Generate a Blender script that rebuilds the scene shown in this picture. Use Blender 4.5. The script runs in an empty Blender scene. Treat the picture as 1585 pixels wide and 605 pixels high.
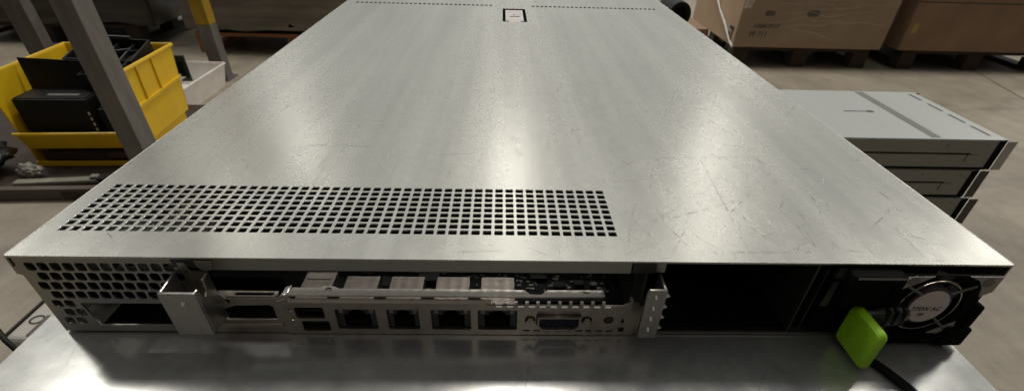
import bpy, bmesh, math, random
from mathutils import Vector, Matrix
random.seed(7)
S = 0.001                       # all lengths below are millimetres
sc = bpy.context.scene
COL = sc.collection
PI = math.pi

# ------------------------------------------------------------------ camera
cam_d = bpy.data.cameras.new('camera')
cam = bpy.data.objects.new('camera', cam_d); COL.objects.link(cam); sc.camera = cam
F_PX, CX, CY = 769.06, 796.55, 517.05
yaw, pitch, roll = math.radians(2.20416), math.radians(41.98922), math.radians(-1.772114)
cam_d.sensor_fit = 'HORIZONTAL'; cam_d.sensor_width = 36
cam_d.lens = F_PX * 36 / 1585
cam_d.shift_x = -(CX - 792.5) / 1585
cam_d.shift_y = (CY - 302.5) / 1585
cam_d.clip_start = 0.01; cam_d.clip_end = 200
fw = Vector((math.sin(yaw)*math.cos(pitch), math.cos(yaw)*math.cos(pitch), -math.sin(pitch)))
rt = Vector((math.cos(yaw), -math.sin(yaw), 0)); dn = fw.cross(rt)
r2 = math.cos(roll)*rt + math.sin(roll)*dn; d2 = -math.sin(roll)*rt + math.cos(roll)*dn
M = Matrix((( r2.x, -d2.x, -fw.x), (r2.y, -d2.y, -fw.y), (r2.z, -d2.z, -fw.z))).to_4x4()
M.translation = Vector((-9.68, -179.58, 161.76)) * S
cam.matrix_world = M
cam_d.dof.use_dof = True; cam_d.dof.focus_distance = 0.27; cam_d.dof.aperture_fstop = 30

# ------------------------------------------------------------------ world: dim hall, lighter towards the far lit side
w = bpy.data.worlds.new('World'); sc.world = w; w.use_nodes = True
nt = w.node_tree; bg = nt.nodes['Background']
tc = nt.nodes.new('ShaderNodeTexCoord')
dot = nt.nodes.new('ShaderNodeVectorMath'); dot.operation = 'DOT_PRODUCT'
dv = Vector((0.0, 0.86, 0.5)).normalized(); dot.inputs[1].default_value = dv
rampw = nt.nodes.new('ShaderNodeValToRGB')
rampw.color_ramp.elements[0].position = 0.35; rampw.color_ramp.elements[0].color = (0.032, 0.024, 0.018, 1)
rampw.color_ramp.elements[1].position = 0.86; rampw.color_ramp.elements[1].color = (0.43, 0.43, 0.405, 1)
mr = nt.nodes.new('ShaderNodeMapRange'); mr.inputs[1].default_value = -1; mr.inputs[2].default_value = 1
nt.links.new(tc.outputs['Generated'], dot.inputs[0]); nt.links.new(dot.outputs['Value'], mr.inputs[0])
nt.links.new(mr.outputs[0], rampw.inputs[0]); nt.links.new(rampw.outputs[0], bg.inputs[0])
bg.inputs[1].default_value = 1.0

# ------------------------------------------------------------------ three rows of hall ceiling lamps, plus added front and side fill lamps
H = 5.0
LAMP_W = 130
for rx, ry, k in ((-0.98, 0.72, 0.50), (0.04, 0.73, 0.80), (0.92, 0.72, 0.62),
                  (-0.98, 1.6, 0.08), (0.04, 1.6, 0.07), (0.80, 1.6, 0.13),
                  (-0.98, 2.4, 0.17), (0.04, 2.2, 0.20), (1.04, 2.4, 0.20),
                  (0.04, -1.1, 0.045), (1.0, -0.7, 0.035), (-0.98, -0.8, 0.035),  # dim front lamps, added for glints on the metal fingers
                  (-2.7, 0.9, 0.9), (2.7, 0.9, 2.2), (-2.7, 2.2, 1.0), (2.7, 2.2, 1.8)):  # outer side lamps, added to brighten the floor and the bin
    ld = bpy.data.lights.new('ceiling_and_fill_lamp', 'AREA'); ld.shape = 'RECTANGLE'
    ld.size = 0.8; ld.size_y = 0.9; ld.energy = LAMP_W * k; ld.color = (1.0, 0.955, 0.87)
    lo = bpy.data.objects.new('ceiling_and_fill_lamp', ld); COL.objects.link(lo)
    lo.location = (rx * H, ry * H + 0.2, H)

sc.view_settings.view_transform = 'Standard'; sc.view_settings.look = 'None'
sc.view_settings.exposure = 0; sc.view_settings.gamma = 1
sc.cycles.max_bounces = 8
sc.cycles.use_denoising = True
sc.cycles.denoiser = 'OPENIMAGEDENOISE'; sc.cycles.denoising_input_passes = 'RGB_ALBEDO_NORMAL'; sc.cycles.denoising_prefilter = 'ACCURATE'
sc.cycles.use_adaptive_sampling = False
w.cycles.sampling_method = 'NONE'      # the hall light is smooth: leave the light samples to the lamps
sc.cycles.sample_clamp_indirect = 4

# ------------------------------------------------------------------ materials
def N(nt, kind, **kw):
    n = nt.nodes.new(kind)
    for k, v in kw.items(): setattr(n, k, v)
    return n

def mat(name, col, rough=0.5, metal=0.0, var=0.15, scale=60.0, bump=0.0, stretch=(1, 1, 1), trans=0.0, alpha=1.0, rvar=0.1, spec=0.5, fine=0.0):
    m = bpy.data.materials.new(name); m.use_nodes = True
    nt = m.node_tree; b = nt.nodes['Principled BSDF']
    t = N(nt, 'ShaderNodeTexCoord'); mp = N(nt, 'ShaderNodeMapping'); mp.inputs['Scale'].default_value = stretch
    nt.links.new(t.outputs['Object'], mp.inputs[0])
    n1 = N(nt, 'ShaderNodeTexNoise'); n1.inputs['Scale'].default_value = scale; n1.inputs['Detail'].default_value = 6; n1.inputs['Roughness'].default_value = 0.6
    nt.links.new(mp.outputs[0], n1.inputs['Vector'])
    r = N(nt, 'ShaderNodeValToRGB')
    r.color_ramp.elements[0].position = 0.3; r.color_ramp.elements[1].position = 0.7
    r.color_ramp.elements[0].color = tuple(c*(1-var) for c in col) + (1,)
    r.color_ramp.elements[1].color = tuple(min(1, c*(1+var)) for c in col) + (1,)
    nt.links.new(n1.outputs['Fac'], r.inputs[0]); nt.links.new(r.outputs[0], b.inputs['Base Color'])
    rm = N(nt, 'ShaderNodeMapRange'); rm.inputs[3].default_value = max(0.02, rough-rvar); rm.inputs[4].default_value = min(1, rough+rvar)
    nt.links.new(n1.outputs['Fac'], rm.inputs[0]); nt.links.new(rm.outputs[0], b.inputs['Roughness'])
    b.inputs['Metallic'].default_value = metal; b.inputs['Specular IOR Level'].default_value = spec
    b.inputs['Transmission Weight'].default_value = trans; b.inputs['Alpha'].default_value = alpha
    if bump:
        bp = N(nt, 'ShaderNodeBump'); bp.inputs['Strength'].default_value = bump; bp.inputs['Distance'].default_value = 0.002
        nt.links.new(n1.outputs['Fac'], bp.inputs['Height']); nt.links.new(bp.outputs[0], b.inputs['Normal'])
    return m

def math_node(nt, op, a, b=None, clamp=False):
    n = N(nt, 'ShaderNodeMath', operation=op); n.use_clamp = clamp
    for i, v in enumerate((a, b)):
        if v is None: continue
        if isinstance(v, (int, float)): n.inputs[i].default_value = v
        else: nt.links.new(v, n.inputs[i])
    return n.outputs[0]

def galvanised(name, base, rough, metal, spangle, streak, scratches, mottle_scale=220.0, bump=0.0):
    """zinc coated sheet: faint spangle, rolling streaks along the sheet, grime and curved scratch lines"""
    m = bpy.data.materials.new(name); m.use_nodes = True
    nt = m.node_tree; b = nt.nodes['Principled BSDF']; L = nt.links
    t = N(nt, 'ShaderNodeTexCoord').outputs['Object']
    def noise(scale, st=(1, 1, 1), rot=0.0, detail=4, rough_=0.55, dist=0.0, off=0.0):
        mp = N(nt, 'ShaderNodeMapping'); mp.inputs['Scale'].default_value = st; mp.inputs['Rotation'].default_value = (0, 0, rot); mp.inputs['Location'].default_value = (off, off*1.7, 0)
        L.new(t, mp.inputs[0])
        n = N(nt, 'ShaderNodeTexNoise'); n.inputs['Scale'].default_value = scale; n.inputs['Detail'].default_value = detail
        n.inputs['Roughness'].default_value = rough_; n.inputs['Distortion'].default_value = dist
        L.new(mp.outputs[0], n.inputs['Vector']); return n.outputs['Fac']
    st = noise(1.0, (38, 1.3, 1), detail=6, rough_=0.6)
    big = noise(9, detail=4)
    mot = noise(mottle_scale, (1, 0.7, 1), detail=3)
    fine = noise(520, detail=2)
    vo = N(nt, 'ShaderNodeTexVoronoi'); vo.inputs['Scale'].default_value = 330; L.new(t, vo.inputs['Vector'])
    sep = N(nt, 'ShaderNodeSeparateColor'); L.new(vo.outputs['Color'], sep.inputs[0])
    val = math_node(nt, 'MULTIPLY_ADD', math_node(nt, 'SUBTRACT', st, 0.5), streak)
    nt.nodes[-1].inputs[2].default_value = 1.0
    def addterm(v, x, amp, mid=0.5):
        return math_node(nt, 'ADD', v, math_node(nt, 'MULTIPLY', math_node(nt, 'SUBTRACT', x, mid), amp))
    val = addterm(val, big, streak*0.4); val = addterm(val, mot, spangle*1.8); val = addterm(val, fine, spangle*0.35); val = addterm(val, sep.outputs[0], spangle*0.15)
    marks = None
    if scratches:
        # soft grime smudges
        g = N(nt, 'ShaderNodeMapRange'); g.inputs[1].default_value = 0.60; g.inputs[2].default_value = 0.80; g.inputs[4].default_value = 0.22*scratches
        L.new(noise(30, (1, 0.5, 1), 0.4, detail=6, dist=0.9, off=1.3), g.inputs[0])
        marks = g.outputs[0]
        val = math_node(nt, 'SUBTRACT', val, marks)
    mix = N(nt, 'ShaderNodeVectorMath', operation='SCALE'); mix.inputs[0].default_value = base
    L.new(val, mix.inputs['Scale']); L.new(mix.outputs[0], b.inputs['Base Color'])
    rr = math_node(nt, 'MULTIPLY_ADD', math_node(nt, 'SUBTRACT', mot, 0.5), 0.05); nt.nodes[-1].inputs[2].default_value = rough
    rr = addterm(rr, st, 0.08)
    if marks is not None: rr = math_node(nt, 'ADD', rr, math_node(nt, 'MULTIPLY', marks, 0.4), clamp=True)
    L.new(rr, b.inputs['Roughness'])
    b.inputs['Metallic'].default_value = metal
    if bump:
        bp = N(nt, 'ShaderNodeBump'); bp.inputs['Strength'].default_value = bump; bp.inputs['Distance'].default_value = 0.001
        L.new(math_node(nt, 'ADD', mot, noise(45, (0.6, 1.3, 1), detail=3, dist=1.2)), bp.inputs['Height']); L.new(bp.outputs[0], b.inputs['Normal'])
    return m

MT = dict(
    lid=galvanised('zinc_lid', (0.615, 0.61, 0.57), 0.27, 0.90, 0.06, 0.50, 0.8),
    table=galvanised('zinc_table', (0.47, 0.475, 0.465), 0.21, 0.66, 0.34, 0.12, 0.8, mottle_scale=95, bump=0.03),
    steel=galvanised('zinc_chassis', (0.40, 0.39, 0.36), 0.36, 0.92, 0.10, 0.05, 0.0),
    bracket=mat('bright_steel', (0.47, 0.45, 0.415), 0.32, 0.9, 0.06, 200),
    io=mat('nickel_sheet', (0.55, 0.49, 0.43), 0.30, 0.9, 0.06, 160),
    tin=mat('tinned_cage', (0.55, 0.50, 0.46), 0.42, 0.85, 0.10, 150),
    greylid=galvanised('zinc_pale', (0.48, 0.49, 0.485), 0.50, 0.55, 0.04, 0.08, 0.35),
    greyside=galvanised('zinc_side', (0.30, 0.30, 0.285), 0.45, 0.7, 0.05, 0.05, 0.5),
    black=mat('black_plastic', (0.008, 0.008, 0.0085), 0.5, 0, 0.3, 60, spec=0.25),
    matt=mat('matt_black', (0.006, 0.006, 0.006), 0.9, 0, 0.2, 80, spec=0.1),
    blackgloss=mat('black_gloss', (0.02, 0.02, 0.02), 0.22, 0, 0.2, 80),
    eargrey=mat('painted_grey', (0.34, 0.33, 0.29), 0.5, 0.1, 0.1, 90),
    darkmetal=mat('dark_metal', (0.10, 0.10, 0.095), 0.45, 0.7, 0.15, 120),
    green=mat('green_plastic', (0.33, 0.64, 0.018), 0.45, 0, 0.10, 220, bump=0.06),
    fold=mat('bright_fold', (0.74, 0.69, 0.63), 0.30, 0.9, 0.06, 150),
    cage=mat('dull_cage', (0.36, 0.315, 0.28), 0.42, 0.85, 0.12, 150),
    pcb=mat('circuit_laminate', (0.008, 0.013, 0.010), 0.6, 0, 0.4, 500, spec=0.15),
    chip=mat('chip_epoxy', (0.010, 0.010, 0.010), 0.5, 0, 0.2, 300, spec=0.25),
    solder=mat('solder', (0.90, 0.88, 0.85), 0.16, 0.85, 0.05, 300, rvar=0.02),
    blue=mat('blue_plastic', (0.008, 0.012, 0.045), 0.45, 0, 0.1, 300),
    label=mat('paper_label', (0.72, 0.63, 0.61), 0.6, 0, 0.05, 300),
    ink=mat('ink', (0.03, 0.025, 0.025), 0.7, 0, 0.1, 300),
    fanring=mat('plum_plastic', (0.035, 0.018, 0.025), 0.4, 0, 0.1, 300),
    led=mat('light_pipe', (0.38, 0.32, 0.25), 0.35, 0, 0.1, 300),
    concrete=None,
    yellow=mat('yellow_plastic', (0.82, 0.52, 0.012), 0.42, 0, 0.08, 9, bump=0.02),
    creaseglint=mat('crease_glint', (0.85, 0.80, 0.74), 0.25, 0, 0.1, 30, alpha=0.22),
    tub=mat('milky_plastic', (0.90, 0.86, 0.82), 0.4, 0, 0.10, 14, bump=0.1),
    film=mat('clear_film', (0.6, 0.55, 0.5), 0.22, 0, 0.1, 30, alpha=0.16),
    rack=mat('rack_grey', (0.20, 0.19, 0.175), 0.5, 0.35, 0.22, 26, stretch=(1, 1, 0.3)),
    rackyellow=mat('rack_yellow', (0.42, 0.27, 0.02), 0.5, 0.0, 0.2, 18),
    beam=mat('rack_beam_brown', (0.115, 0.09, 0.075), 0.6, 0.0, 0.15, 16, stretch=(0.2, 1, 1)),
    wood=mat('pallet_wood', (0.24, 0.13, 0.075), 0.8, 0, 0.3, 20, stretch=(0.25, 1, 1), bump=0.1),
    darkwood=mat('dark_shaded_wood', (0.06, 0.04, 0.03), 0.8, 0, 0.3, 20, stretch=(0.25, 1, 1)),  # dark wood; on the shaded pallets the shade is put into this colour
    card=mat('cardboard', (0.46, 0.33, 0.215), 0.75, 0, 0.14, 5, bump=0.02),
    darkcard=mat('dark_cardboard', (0.32, 0.215, 0.14), 0.8, 0, 0.2, 5),
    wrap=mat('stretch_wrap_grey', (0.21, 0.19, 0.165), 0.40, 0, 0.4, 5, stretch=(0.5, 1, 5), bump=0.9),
    wrapshade=mat('stretch_wrap_shaded', (0.06, 0.056, 0.05), 0.38, 0, 0.4, 5, stretch=(0.5, 1, 5), bump=0.9),  # same wrap made darker: the shade is put into its colour
    bagblack=mat('black_bag', (0.012, 0.012, 0.013), 0.2, 0, 0.3, 30, bump=0.5),
    greybar=mat('grey_green_plastic', (0.26, 0.25, 0.20), 0.55, 0, 0.2, 30),
    beige=mat('beige_casing', (0.52, 0.49, 0.44), 0.5, 0, 0.04, 20),
    maroon=mat('maroon_plastic', (0.10, 0.05, 0.045), 0.5, 0, 0.1, 40),
    boardgreen=mat('green_laminate', (0.05, 0.065, 0.04), 0.45, 0, 0.3, 30),
    tape=mat('yellow_sticker', (0.50, 0.36, 0.09), 0.6, 0, 0.1, 30),
    slot=mat('slot_grey', (0.13, 0.13, 0.12), 0.6, 0.3, 0.1, 40),
    stripe=mat('stripe_grey', (0.20, 0.20, 0.19), 0.6, 0.3, 0.1, 40),
    darkgreen=mat('dark_green_ink', (0.045, 0.055, 0.02), 0.7, 0, 0.1, 40),
)

# concrete floor
def concrete():
    m = bpy.data.materials.new('worn_concrete'); m.use_nodes = True
    nt = m.node_tree; b = nt.nodes['Principled BSDF']; L = nt.links
    t = N(nt, 'ShaderNodeTexCoord').outputs['Object']
    def noise(scale, detail=6, st=(1, 1, 1), dist=0.0, off=0):
        mp = N(nt, 'ShaderNodeMapping'); mp.inputs['Scale'].default_value = st; mp.inputs['Location'].default_value = (off, off, 0); L.new(t, mp.inputs[0])
        n = N(nt, 'ShaderNodeTexNoise'); n.inputs['Scale'].default_value = scale; n.inputs['Detail'].default_value = detail; n.inputs['Roughness'].default_value = 0.62; n.inputs['Distortion'].default_value = dist
        L.new(mp.outputs[0], n.inputs['Vector']); return n.outputs['Fac']
    a = noise(1.6, 6, dist=0.4); c = noise(14, 6, (1, 0.5, 1)); d = noise(120, 3)
    v = math_node(nt, 'ADD', math_node(nt, 'MULTIPLY', a, 0.55), math_node(nt, 'ADD', math_node(nt, 'MULTIPLY', c, 0.35), math_node(nt, 'MULTIPLY', d, 0.15)))
    r = N(nt, 'ShaderNodeValToRGB'); e = r.color_ramp.elements
    e[0].position = 0.36; e[0].color = (0.225, 0.19, 0.147, 1); e[1].position = 0.68; e[1].color = (0.44, 0.385, 0.305, 1)
    L.new(v, r.inputs[0])
    # sweeping tyre scuffs
    sc_ = noise(2.2, 3, (0.35, 1.6, 1), 0.5, 4); k = N(nt, 'ShaderNodeMapRange'); k.inputs[1].default_value = 0.58; k.inputs[2].default_value = 0.72; k.inputs[4].default_value = 0.45
    L.new(sc_, k.inputs[0])
    mx = N(nt, 'ShaderNodeMix', data_type='RGBA'); mx.inputs['B'].default_value = (0.17, 0.15, 0.125, 1)
    L.new(k.outputs[0], mx.inputs['Factor']); L.new(r.outputs[0], mx.inputs['A']); L.new(mx.outputs['Result'], b.inputs['Base Color'])
    b.inputs['Roughness'].default_value = 0.62
    bp = N(nt, 'ShaderNodeBump'); bp.inputs['Strength'].default_value = 0.15; bp.inputs['Distance'].default_value = 0.003
    L.new(d, bp.inputs['Height']); L.new(bp.outputs[0], b.inputs['Normal'])
    return m
MT['concrete'] = concrete()

# ------------------------------------------------------------------ mesh helpers
class MB:
    """collects shapes (in mm) into one mesh object"""
    def __init__(s): s.bm = bmesh.new()
    def box(s, x0, x1, y0, y1, z0, z1, bev=0.0, seg=2, mx=None):
        r = bmesh.ops.create_cube(s.bm, size=1.0); vs = r['verts']
        bmesh.ops.transform(s.bm, matrix=Matrix.Translation(((x0+x1)/2, (y0+y1)/2, (z0+z1)/2)) @ Matrix.Diagonal((x1-x0, y1-y0, z1-z0, 1)), verts=vs)
        if bev:
            es = list({e for v in vs for e in v.link_edges})
            rb = bmesh.ops.bevel(s.bm, geom=es, offset=bev, segments=seg, affect='EDGES', profile=0.5)
            vs = list({v for f in rb['faces'] for v in f.verts} | {v for v in vs if v.is_valid})
        if mx is not None: bmesh.ops.transform(s.bm, matrix=mx, verts=vs)
        return s
    def poly(s, pts, vec, mx=None):
        """a flat polygon swept along vec"""
        vs = [s.bm.verts.new(p) for p in pts]; f = s.bm.faces.new(vs)
        r = bmesh.ops.extrude_face_region(s.bm, geom=[f]); nv = [g for g in r['geom'] if isinstance(g, bmesh.types.BMVert)]
        bmesh.ops.translate(s.bm, verts=nv, vec=vec)
        return s
    def tube(s, pts, rad, seg=10, cap=True):
        rings = []
        P = [Vector(p) for p in pts]
        for i, p in enumerate(P):
            d = (P[min(i+1, len(P)-1)] - P[max(i-1, 0)]).normalized()
            up = Vector((0, 0, 1)) if abs(d.z) < 0.9 else Vector((1, 0, 0))
            a = d.cross(up).normalized(); b_ = a.cross(d)
            r = rad[i] if isinstance(rad, (list, tuple)) else rad
            rings.append([s.bm.verts.new(p + r*(math.cos(2*PI*k/seg)*a + math.sin(2*PI*k/seg)*b_)) for k in range(seg)])
        for A, Bv in zip(rings, rings[1:]):
            for k in range(seg): s.bm.faces.new((A[k], A[(k+1) % seg], Bv[(k+1) % seg], Bv[k]))
        if cap: s.bm.faces.new(rings[0][::-1]); s.bm.faces.new(rings[-1])
        return s
    def mesh(s, me_obj, mx):
        b2 = bmesh.new(); b2.from_mesh(me_obj); bmesh.ops.transform(b2, matrix=mx, verts=b2.verts)
        tmp = bpy.data.meshes.new('tmp'); b2.to_mesh(tmp); b2.free(); s.bm.from_mesh(tmp); bpy.data.meshes.remove(tmp)
        return s
    def grid(s, f, nu, nv):
        g = [[s.bm.verts.new(f(i/nu, j/nv)) for j in range(nv+1)] for i in range(nu+1)]
        for i in range(nu):
            for j in range(nv): s.bm.faces.new((g[i][j], g[i+1][j], g[i+1][j+1], g[i][j+1]))
        return s
    def build(s, name, m, parent=None, bevel=0.0, smooth=False, off=None, solid=0.0):
        bmesh.ops.recalc_face_normals(s.bm, faces=s.bm.faces)
        if off is not None: bmesh.ops.translate(s.bm, verts=s.bm.verts, vec=-Vector(off))
        bmesh.ops.scale(s.bm, vec=(S, S, S), verts=s.bm.verts)
        me = bpy.data.meshes.new(name); s.bm.to_mesh(me); s.bm.free()
        me.materials.append(m)
        o = bpy.data.objects.new(name, me); COL.objects.link(o)
        if off is not None: o.location = Vector(off)*S
        if parent is not None: o.parent = parent
        if solid:
            md = o.modifiers.new('solid', 'SOLIDIFY'); md.thickness = solid*S; md.offset = 0
        if bevel:
            md = o.modifiers.new('bevel', 'BEVEL'); md.width = bevel*S; md.segments = 2; md.limit_method = 'ANGLE'; md.angle_limit = math.radians(40)
        if smooth:
            for p in me.polygons: p.use_smooth = True
        return o

def plate_mesh(outline, holes, t, bev=0.0):
    """flat sheet with holes in the xy plane, thickness t, centred on z = 0 (a filled 2-D curve turned into a mesh)"""
    cu = bpy.data.curves.new('sheet', 'CURVE'); cu.dimensions = '2D'; cu.fill_mode = 'BOTH'; cu.extrude = t/2 - bev; cu.bevel_depth = bev; cu.bevel_resolution = 0
    for pts in [outline] + holes:
        sp = cu.splines.new('POLY'); sp.points.add(len(pts)-1)
        for p, q in zip(sp.points, pts): p.co = (q[0], q[1], 0, 1)
        sp.use_cyclic_u = True
    ob = bpy.data.objects.new('sheet', cu); COL.objects.link(ob)
    dg = bpy.context.evaluated_depsgraph_get(); dg.update()
    me = bpy.data.meshes.new_from_object(ob.evaluated_get(dg))
    bpy.data.objects.remove(ob); bpy.data.curves.remove(cu)
    me.materials.clear()
    return me

def rrect(x0, x1, y0, y1, r=0.0, n=3):
    if r <= 0: return [(x0, y0), (x1, y0), (x1, y1), (x0, y1)]
    out = []
    for cx, cy, a in ((x1-r, y0+r, -90), (x1-r, y1-r, 0), (x0+r, y1-r, 90), (x0+r, y0+r, 180)):
        for k in range(n+1):
            t = math.radians(a + 90*k/n); out.append((cx + r*math.cos(t), cy + r*math.sin(t)))
    return out
def circ(cx, cy, r, n=24): return [(cx + r*math.cos(2*PI*k/n), cy + r*math.sin(2*PI*k/n)) for k in range(n)]
XZ = Matrix.Rotation(PI/2, 4, 'X')                 # xy sheet -> xz sheet facing -y
def front(y, dx=0, dz=0): return Matrix.Translation((dx, y, dz)) @ XZ
YZ = Matrix(((0, 0, 1, 0), (1, 0, 0, 0), (0, 1, 0, 0), (0, 0, 0, 1)))   # xy sheet -> yz sheet
def text_mesh(body, size, align='CENTER', bold=0.0, t=0.0):
    cu = bpy.data.curves.new('text', 'FONT'); cu.body = body; cu.size = size; cu.align_x = align; cu.offset = bold; cu.extrude = t
    ob = bpy.data.objects.new('text', cu); COL.objects.link(ob)
    dg = bpy.context.evaluated_depsgraph_get(); dg.update()
    me = bpy.data.meshes.new_from_object(ob.evaluated_get(dg))
    bpy.data.objects.remove(ob); bpy.data.curves.remove(cu); me.materials.clear()
    return me
def tag(o, label=None, cat=None, group=None, kind=None):
    for k, v in (('label', label), ('category', cat), ('group', group), ('kind', kind)):
        if v: o[k] = v
    return o
def thing(name, label, cat, loc=(0, 0, 0), rz=0.0, group=None):
    o = bpy.data.objects.new(name, None); o.empty_display_size = 0.05; COL.objects.link(o)
    o.location = Vector(loc)*S; o.rotation_euler = (0, 0, rz)
    return tag(o, label, cat, group)
def copy_tree(o, parent=None):
    c = o.copy(); COL.objects.link(c)
    if parent: c.parent = parent
    for ch in list(o.children): copy_tree(ch, c)
    return c

FLOOR = -684.0
# ------------------------------------------------------------------ setting: floor
fl = MB().grid(lambda u, v: (-14000 + 28000*u, -6000 + 26000*v, FLOOR), 8, 8).build('floor', MT['concrete']); fl['kind'] = 'structure'
# saw-cut joints in the slab
j = MB()
for x0, y0, x1, y1, wd in ((3260, 3900, 2750, 1700, 9), (2750, 1700, 2350, 0, 9), (-6000, 5200, 9000, 5450, 9)):
    d = Vector((x1-x0, y1-y0, 0)).normalized(); n = Vector((-d.y, d.x, 0))*wd/2
    A, B_ = Vector((x0, y0, FLOOR+1)), Vector((x1, y1, FLOOR+1))
    j.bm.faces.new([j.bm.verts.new(p) for p in (A-n, B_-n, B_+n, A+n)])
fj = j.build('floor_joint', mat('joint_dirt', (0.15, 0.125, 0.10), 0.9, 0, 0.3, 40)); fj['kind'] = 'structure'

# ------------------------------------------------------------------ table
tb = thing('table', 'narrow bench with dull silver sheet metal top under the large open server', 'table', (0, 0, FLOOR))
tz = -FLOOR
def tpart(name, mbx, m, bevel=0.0): return mbx.build(name, m, tb, bevel)
tpart('tabletop', MB().box(-231, 212.4, -95, 790, tz-3, tz, 0.6), MT['table'])
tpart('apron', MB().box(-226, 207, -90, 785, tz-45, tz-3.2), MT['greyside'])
for sx in (-222, 165):
    for sy in (-86, 742): tpart('leg', MB().box(sx, sx+38, sy, sy+38, 0, tz-45.2), MT['rack'], 1)

# ------------------------------------------------------------------ the server on the table
sv = thing('rack_server', 'large silver slim server with vented lid and green latch, on the metal table', 'server', (0, 0, 0))
def part(name, mbx, m, parent=None, **kw): return mbx.build(name, m, parent or sv, **kw)
ZT = 43.0
# lid sheet with vents
P = 5.2919; GX, GY = -208.57, 20.04; HW = 0.76*P; HD = 0.75*P
holes = []
for i in range(48):
    for k in range(9): holes.append(rrect(GX+i*P, GX+i*P+HW, GY+k*P, GY+k*P+HD, 0.55, 2))
for x0, x1, y0, n in ((-203, -21, 602.5, 31), (30, 198.5, 602.5, 29)):
    pt = (x1-x0)/n
    for i in range(n): holes.append(rrect(x0+i*pt, x0+i*pt+pt*0.66, y0, y0+8.5, 0.8, 2))
# lift tab slot: an open U cut
holes.append(rrect(-9.0, 20.2, 502, 586, 1.0, 2))
lidm = plate_mesh(rrect(-216.45, 216.45, -0.6, 722, 0.3, 2), holes, 0.9, 0.18)
lid = part('lid', MB().mesh(lidm, Matrix.Translation((0, 0, ZT-0.45))), MT['lid'])
tab = MB().box(-5.4, 16.4, 508, 577, ZT-0.9, ZT-0.2).box(-1.5, 12.5, 496, 508.2, ZT-0.95, ZT-0.25)
part('lift_tab', tab, mat('lift_tab_grey', (0.62, 0.58, 0.57), 0.40, 0.7, 0.04, 60), lid)
mk = MB()
for i in range(9): mk.box(-0.5+i*1.35, 0.6+i*1.35, 533-random.random()*2, 536+random.random()*3, ZT-0.2, ZT-0.14)
mk.box(4.2, 6.4, 545, 548, ZT-0.2, ZT-0.14)
part('lid_mark', mk, MT['ink'], lid)
SCUFF = [
 ((78.6, 104.2), (85.4, 110.1), (121.7, 113.4), (146.3, 112.4)), ((109.7, 112.9), (106.0, 67.4), (103.0, 31.2)), ((61.9, 32.1), (80.8, 40.8), (127.6, 64.3)),
 ((195.2, 70.1), (196.4, 64.8), (196.4, 58.1)), ((184.6, 47.3), (191.3, 50.2), (194.6, 49.0), (196.8, 43.6)), ((143.0, 18.5), (144.5, 10.8), (154.2, 8.3)), ((114.7, 22.5), (120.6, 25.5)),
 ((59.2, 70.6), (59.1, 64.6), (60.4, 62.4)), ((79.1, 6.9), (129.1, 8.3)), ((156.0, 73.6), (153.9, 50.0)), ((200.9, 111.5), (206.5, 110.8), (212.2, 116.8)), ((194.7, 186.1), (213.8, 214.1)),
 ((-186.0, 19.5), (-179.5, 13.1)), ((77.5, 96.0), (70.5, 71.0), (71.6, 63.4)), ((104.7, 43.3), (122.6, 64.9)), ((-102.4, 161.0), (-86.3, 166.7)), ((201.5, 307.5), (208.9, 295.7)),
 ((1.9, 15.7), (3.7, 8.7), (11.3, 3.1)), ((138.0, 116.9), (150.5, 98.6), (177.0, 97.7)), ((133.1, 229.6), (134.5, 196.7)), ((-30.8, 5.4), (-8.3, 6.9)), ((180.2, 26.2), (191.6, 19.4)),
 ((-135, 118), (-115, 123), (-80, 119)), ((28, 165), (38, 158), (36, 150), (48, 162))]
def scuff(mb, pts, wd, z):
    P2 = []
    for p, q in zip(pts, pts[1:]):
        for k in range(6):
            t = k/6; P2.append(Vector((p[0]+(q[0]-p[0])*t, p[1]+(q[1]-p[1])*t, z)))
    P2.append(Vector((pts[-1][0], pts[-1][1], z)))
    for _ in range(2): P2 = [P2[0]] + [(a_ + b_*2 + c_)/4 for a_, b_, c_ in zip(P2, P2[1:], P2[2:])] + [P2[-1]]
    pr = None
    for i, p in enumerate(P2):
        d = (P2[min(i+1, len(P2)-1)] - P2[max(i-1, 0)]).normalized(); n = Vector((-d.y, d.x, 0))
        h = wd*(0.25 + 0.75*math.sin(PI*(i+0.4)/(len(P2)-0.2)))*random.uniform(0.7, 1.2)/2
        c = (mb.bm.verts.new(p - n*h), mb.bm.verts.new(p + n*h))
        if pr: mb.bm.faces.new((pr[0], c[0], c[1], pr[1]))
        pr = c
def wear(name, alpha, colr):
    m = mat(name, colr, 0.5, 0.6, 0.2, 200); nt = m.node_tree; b = nt.nodes['Principled BSDF']
    n = N(nt, 'ShaderNodeTexNoise'); n.inputs['Scale'].default_value = 160; t = N(nt, 'ShaderNodeTexCoord'); nt.links.new(t.outputs['Object'], n.inputs['Vector'])
    r = N(nt, 'ShaderNodeMapRange'); r.inputs[1].default_value = 0.4; r.inputs[2].default_value = 0.62; r.inputs[4].default_value = alpha
    nt.links.new(n.outputs['Fac'], r.inputs[0]); nt.links.new(r.outputs[0], b.inputs['Alpha']); return m
ms = MB()
for L_ in SCUFF: scuff(ms, L_, random.uniform(0.5, 1.0), ZT+0.02)
part('scuff_marks', ms, wear('scuff_grime', 0.38, (0.20, 0.165, 0.15)), lid)['kind'] = 'stuff'
random.seed(21)
ms = MB(); mw = MB()
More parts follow.
